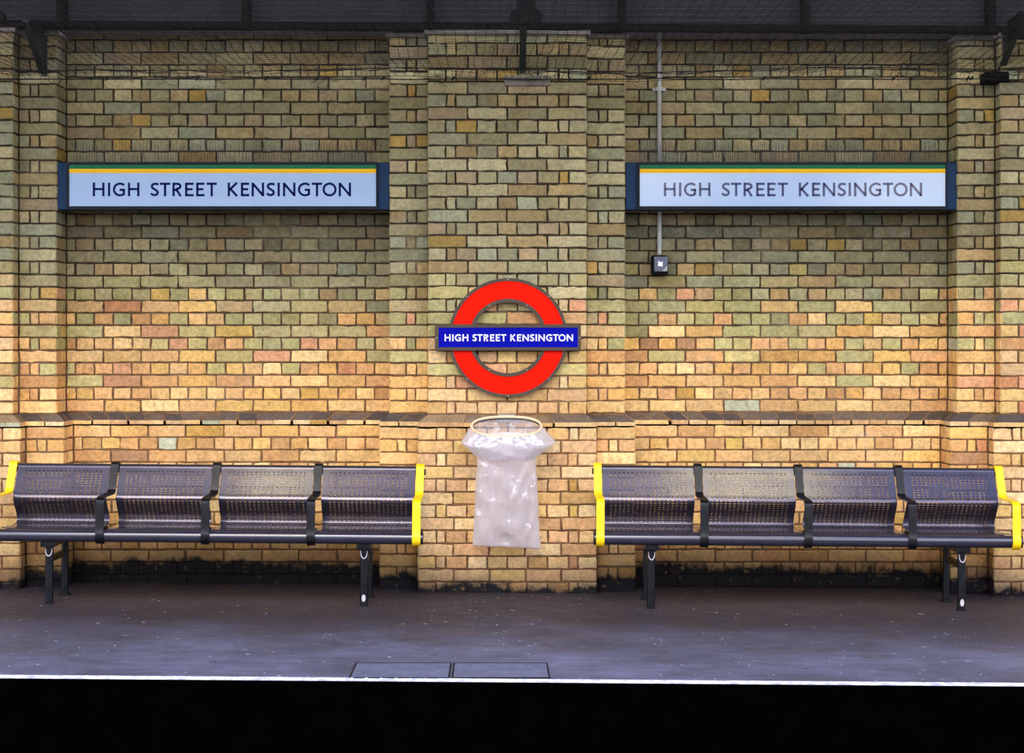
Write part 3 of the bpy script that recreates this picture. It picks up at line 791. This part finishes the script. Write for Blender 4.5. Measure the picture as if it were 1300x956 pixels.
def seat_mesh():
    m = MB(); NC = 18; cw = .0248; x0 = -NC*cw/2; rp = .0152
    sA = cum[4*8]+.012; nr = int((cum[-1]-.03-sA)/rp); sB = sA+nr*rp
    def pt(x, s): p = at_len(s); return (x, p.x, p.y)
    # solid zones: roll at the top, front lip, and side margins
    hw = SW/2
    def patch(xs, ss):
        vs = [pt(x, s) for s in ss for x in xs]; k_ = len(xs); fs = []
        for i in range(len(ss)-1):
            for j in range(k_-1): fs.append((i*k_+j, i*k_+j+1, (i+1)*k_+j+1, (i+1)*k_+j))
        m.add(vs, fs)
    ss_top = [sA*i/24 for i in range(25)]; ss_mid = [sA+rp/2*i for i in range(nr*2+1)]; ss_bot = [sB+(cum[-1]-sB)*i/4 for i in range(5)]
    gx = sorted({round(x0+cw/2*i, 6) for i in range(NC*2+1)})
    patch([-hw]+gx+[hw], ss_top); patch([-hw]+gx+[hw], ss_bot)
    patch([-hw, gx[0]], ss_mid); patch([gx[-1], hw], ss_mid)
    hx, hs = .0066, .0022
    for r_ in range(nr):
        for c in range(NC):
            cx_, cs = x0+cw*(c+.5), sA+rp*(r_+.5)
            out = [(-cw/2, -rp/2), (0, -rp/2), (cw/2, -rp/2), (cw/2, 0), (cw/2, rp/2), (0, rp/2), (-cw/2, rp/2), (-cw/2, 0)]
            inn = [(-hx*.8, -hs), (0, -hs), (hx*.8, -hs), (hx, 0), (hx*.8, hs), (0, hs), (-hx*.8, hs), (-hx, 0)]
            m.add([pt(cx_+a, cs+b) for a, b in out+inn], [(i, (i+1) % 8, 8+(i+1) % 8, 8+i) for i in range(8)])
    import bmesh
    me = bpy.data.meshes.new('perforated_seat'); me.from_pydata(m.v, [], m.f)
    bm = bmesh.new(); bm.from_mesh(me); bmesh.ops.remove_doubles(bm, verts=bm.verts, dist=.0002); bmesh.ops.recalc_face_normals(bm, faces=bm.faces); bm.to_mesh(me); bm.free()
    me.materials.append(M['bench']); me.shade_smooth(); return me
seatme = seat_mesh()
arm_prof = [(.398,.715), (.394,.742), (.372,.756), (.348,.748), (.335,.728), (.278,.628), (.265,.605), (.250,.594), (.22,.590), (.03,.588), (-.002,.585), (-.020,.574), (-.026,.555),
            (-.034,.424), (-.040,.390), (-.038,.361), (-.020,.341), (.0,.337)]
def bench(cx, label, first=None):
    if first is not None:
        root = first.copy(); C.objects.link(root); root.location = (cx, -.65, floor_z(cx)); root['label'] = label; root.scale = (.992, 1, 1.02)
        for ch in list(first.children):
            c = ch.copy(); C.objects.link(c); c.parent = root
            for g in ch.children:
                d = g.copy(); C.objects.link(d); d.parent = c
        return root
    root = empty('platform_bench', (cx, -.65, floor_z(cx)), label, 'bench', 'four-seat metal benches against the wall', rot=(0, math.atan(-SLOPE), 0))
    root.scale = (1.006, 1, 1)
    for i in range(4):
        o = bpy.data.objects.new('perforated_seat', seatme); C.objects.link(o); o.parent = root; o.location.x = (i-1.5)*PITCH
        sd = o.modifiers.new('thickness', 'SOLIDIFY'); sd.thickness = .003; sd.offset = 1
        es = o.modifiers.new('sharp_hole_edges', 'EDGE_SPLIT'); es.split_angle = math.radians(40)
    E = 2*PITCH
    for i in range(5):
        x = (i-2)*PITCH; end = i in (0, 4)
        m = MB(); p = [tuple(v) for v in catmull(arm_prof, 4)]
        m.strip(p, x-.0225, x+.0225, .007)
        o = m.build('end_armrest' if end else 'armrest', M['yellow'] if end else M['black'], root, smooth=35)
        o['label'] = 'yellow end armrest' if end else 'black dividing armrest'
    m = MB(); m.tube([(-E-.032, 0, .377), (E+.032, 0, .377)], .034, 28); ft = m.build('front_tube', M['tubemat'], root, smooth=40)
    for sx in (-1, 1):
        m = MB(); m.tube([(sx*(E+.030), 0, .377), (sx*(E+.036), 0, .377)], .0345, 24); m.build('end_cap', M['black'], ft, smooth=40)
    m = MB(); m.tube([(-E-.030, .378, .712), (E+.030, .378, .712)], .017, 14); bt = m.build('back_rail', M['black'], root, smooth=40)
    m = MB(); m.tube([(-E-.02, .30, .382), (E+.02, .30, .382)], .015, 14); m.build('rear_rail', M['black'], root, smooth=40)
    for sx in (-1, 1):
        x = sx*.858
        m = MB(); m.tube([(x, .032, .0), (x, .030, .335)], .0225, 18); lg = m.build('leg', M['leg'], root, smooth=40)
        # pale U-shaped worn weld near the top and a chip of bare metal at the foot
        u = MB(); pts = []
        for i in range(15):
            a = PI+PI*i/14; pts.append((x+.0165*math.cos(a), .032-math.sqrt(max(1e-6, .0236**2-(.0165*math.cos(a))**2)), .293+.030*math.sin(a)))
        u.tube([(pts[0][0], pts[0][1], .305)]+pts+[(pts[-1][0], pts[-1][1], .305)], .0032, 6); u.build('worn_weld', M['chip'], lg, smooth=180)
        if sx > 0:
            u = MB(); vs = [(x, .0312-.0232, .046)]
            for i in range(14):
                a = 2*PI*i/14; dx = .011*math.cos(a); vs.append((x+dx, .0318-math.sqrt(.0232**2-dx*dx), .046+.020*math.sin(a)))
            u.add(vs, [(0, 1+i, 1+(i+1) % 14) for i in range(14)]); u.build('paint_chip', M['chip'], lg)
        m = MB(); m.tube([(x, .382, .0), (x, .378, .40)], .0205, 16); m.build('leg', M['leg'], root, smooth=40)
        m = MB(); m.tube([(x, .382, .0), (x, .382, .008)], .034, 16); m.build('foot_plate', M['leg'], root, smooth=40)
        m = MB(); m.box((x-.039, -.02, .315), (x+.039, .40, .345), bev=.004); m.build('cross_beam', M['black'], root)
        m = MB(); m.box((x-.008, .04, .225), (x+.008, .375, .262)); m.build('brace', M['leg'], root)
        for i in (-1.5, -.5, .5, 1.5):
            pass
    for i in range(4):
        xs = (i-1.5)*PITCH
        for xx in (xs-SW/2+.012, xs+SW/2-.012):
            m = MB(); m.strip([(.315,.400), (.20,.398), (.03,.395)], xx-.008, xx+.008, .012); m.build('seat_bearer', M['black'], root)
    return root
b0 = bench(-1.676, 'black metal four-seat bench with yellow ends, left of the waste bag')
bench(1.613, 'black metal four-seat bench with yellow ends, right of the waste bag', b0)

# ------------------------------------------------------------------ floor, platform edge, track bed
YE = -2.80
m = MB(); m.box((-26, YE+.06, -.12), (26, .38, 0)); m.shear(SLOPE)
tag(m.build('floor', M['asphalt']), 'dark grey asphalt platform', kind='structure')
m = MB(); m.box((-6.4, YE, -.12), (6.4, YE+.06, .001)); 
x = -4.5
while x < 4.5:
    m.tube([(x, YE+.032, .0), (x, YE+.032, .005)], [.011, .007], 8, cap=True, mi=0); x += .0635
m.shear(SLOPE)
tag(m.build('trim_3', M['edge']), 'pale studded strip along the near edge of the platform', kind='structure')
m = MB(); m.box((-6.4, YE-.004, -.50), (6.4, YE, -.003)); m.box((-6.4, YE+.012, -1.1), (6.4, YE+.2, -.12)); m.shear(SLOPE)
tag(m.build('wall_platform_added', M['faceblack']), 'made-up near-black face below the platform edge', kind='structure')  # invented face, near-black so the strip under the edge stays dark
m = MB(); m.box((-30, -21, -1.4), (30, YE+.2, -1.2))
tag(m.build('ground', M['ballast']), 'track ballast below the platform', kind='structure')
ow = MB(); ow.box((-30, -21.4, -1.4), (30, -21, 3.3)); ow.box((-30, -21.45, 3.3), (30, -20.95, 3.45))
def mat_far():
    t = NT('far_brick'); bt = t.n('ShaderNodeTexBrick', {'Vector': t.n('ShaderNodeMapping', {'Vector': t.co(), 'Rotation': (PI/2, 0, 0)}).outputs[0], 'Color1': (*s2l((170, 140, 90)), 1), 'Color2': (*s2l((140, 118, 80)), 1), 'Mortar': (*s2l((70, 60, 48)), 1), 'Scale': 1., 'Brick Width': .225, 'Row Height': .075, 'Mortar Size': .006})
    return t.pbr(bt.outputs['Color'], .9)
tag(ow.build('wall_opposite_added', mat_far()), 'unseen brick wall added across the tracks for the sign reflections', kind='structure')  # added unseen wall, gives the round sign something dark to reflect
# unseen glowing strips added under the canopy for warm reflections in the bench backs
mt = NT('warm_reflection_light'); em = mt.n('ShaderNodeEmission', {'Color': (1., .90, .42, 1), 'Strength': 22.}); mt.t.links.new(em.outputs[0], mt.out.inputs[0])
for lx, ll, lab in ((1.95, 1.3, 'long strip lamp added out of view to reflect in the right bench'), (-1.85, .6, 'short strip lamp added out of view to reflect in the left bench')):
    e = empty('added_strip_lamp', (lx, -2.88, CAN-.16), lab, 'lamp', 'strip lamps added out of view under the canopy')
    m = MB(); m.box((-ll/2-.04, -.07, .03), (ll/2+.04, .07, .08), bev=.005); m.build('added_lamp_body', M['soffit'], e)
    for sx in (-1, 1):
        m = MB(); m.tube([(sx*ll*.35, 0, .08), (sx*ll*.35, 0, .162)], .010, 8); m.build('added_lamp_rod', M['steel'], e)
    m = MB(); m.tube([(-ll/2, 0, 0), (ll/2, 0, 0)], .045, 12); m.build('added_lamp_glow', mt.m, e)
# two inset duct covers at the platform edge
def cover(pxs, label):
    t = []
    (a0, a1), (c0, c1) = pxs
    def fl(px, py):
        z = 0
        for _ in range(4):
            d = (EYE-z)*2310/(py-433); xx = (px-650)*d/2310; z = SLOPE*xx
        return xx, d-10.6
    pts = [fl(a0, 842.5), fl(a1, 842.5), fl(c1, 861.5), fl(c0, 861.5)]
    cxm = sum(p[0] for p in pts)/4; cym = sum(p[1] for p in pts)/4
    e = empty('duct_cover', (cxm, cym, floor_z(cxm)), label, 'floor cover', 'asphalt-filled duct covers at the platform edge')
    m = MB(); q = [(p[0]-cxm, p[1]-cym) for p in pts]
    def ring(s, z): return [(x*s, y*s, z+SLOPE*x*s) for x, y in q]
    vs = ring(.97, .0035)+ring(.97, .0)
    m.add(vs, [(0, 1, 2, 3), (0, 4, 5, 1), (1, 5, 6, 2), (2, 6, 7, 3), (3, 7, 4, 0)]); m.build('cover_infill', M['hatch'], e)
    m = MB(); vs = ring(1.0, .005)+ring(.975, .005)+ring(1.0, 0)+ring(.975, 0); fs = []
    for i in range(4):
        j = (i+1) % 4; fs += [(i, j, 4+j, 4+i), (i, 8+i, 8+j, j), (4+i, 4+j, 12+j, 12+i)]
    m.add(vs, fs); m.build('cover_frame', M['girder'], e)
cover(((452, 573.5), (443, 570.5)), 'dark inset floor cover at the platform edge, the left one of the pair')
cover(((576, 695), (573.5, 698.5)), 'dark inset floor cover at the platform edge, the right one of the pair')

# ------------------------------------------------------------------ sky, sun, camera
w = bpy.data.worlds.new('sky'); SC.world = w; w.use_nodes = True; nt = w.node_tree; nt.nodes.clear()
def wn(typ, ins=None, **kw):
    nd = nt.nodes.new(typ)
    for a, b in kw.items(): setattr(nd, a, b)
    for a, b in (ins or {}).items():
        if isinstance(b, bpy.types.NodeSocket): nt.links.new(b, nd.inputs[a])
        else: nd.inputs[a].default_value = b
    return nd
tc = wn('ShaderNodeTexCoord').outputs['Generated']
mp = wn('ShaderNodeMapping', {'Vector': tc, 'Scale': (2.4, 2.4, 6.0), 'Location': (.35, 0, .1)}).outputs[0]
cn = wn('ShaderNodeTexNoise', {'Vector': mp, 'Scale': 3.2, 'Detail': 7., 'Roughness': .5}).outputs['Fac']
cm = wn('ShaderNodeMapRange', {'Value': cn, 'From Min': .46, 'From Max': .60}).outputs[0]
sp = wn('ShaderNodeSeparateXYZ', {'Vector': tc}).outputs['Z']
gz = wn('ShaderNodeMapRange', {'Value': sp, 'From Min': 0., 'From Max': .8}).outputs[0]
sky = wn('ShaderNodeMix', data_type='RGBA'); nt.links.new(gz, sky.inputs[0]); sky.inputs[6].default_value = (.48, .56, .76, 1); sky.inputs[7].default_value = (.22, .44, 1.25, 1)
cl_ = wn('ShaderNodeMix', data_type='RGBA'); nt.links.new(cm, cl_.inputs[0]); nt.links.new(sky.outputs[2], cl_.inputs[6]); cl_.inputs[7].default_value = (2.0, 1.93, 1.84, 1)
gr = wn('ShaderNodeMapRange', {'Value': sp, 'From Min': -.02, 'From Max': .0}).outputs[0]
gm = wn('ShaderNodeMix', data_type='RGBA'); nt.links.new(gr, gm.inputs[0]); gm.inputs[6].default_value = (.10, .095, .09, 1); nt.links.new(cl_.outputs[2], gm.inputs[7])
bg = wn('ShaderNodeBackground', {'Color': gm.outputs[2], 'Strength': 2.3})
wo = wn('ShaderNodeOutputWorld'); nt.links.new(bg.outputs[0], wo.inputs[0])
sun = bpy.data.lights.new('sun', 'SUN'); sun.energy = .9; sun.angle = math.radians(20); sun.color = (1.0, .84, .62)
so = bpy.data.objects.new('sun', sun); C.objects.link(so); so.rotation_euler = (math.radians(48), 0, math.radians(-6))

cam = bpy.data.cameras.new('camera'); co = bpy.data.objects.new('camera', cam); C.objects.link(co)
co.location = (0, CAM_Y, EYE); co.rotation_euler = (PI/2, 0, 0)
cam.sensor_width = 36; cam.lens = 36*2310/1300; cam.shift_y = -(478-433)/1300; cam.clip_end = 200
SC.camera = co
SC.view_settings.view_transform = 'Standard'; SC.view_settings.look = 'None'; SC.view_settings.gamma = 1
SC.view_settings.use_curve_mapping = False; SC.view_settings.exposure = 0.45
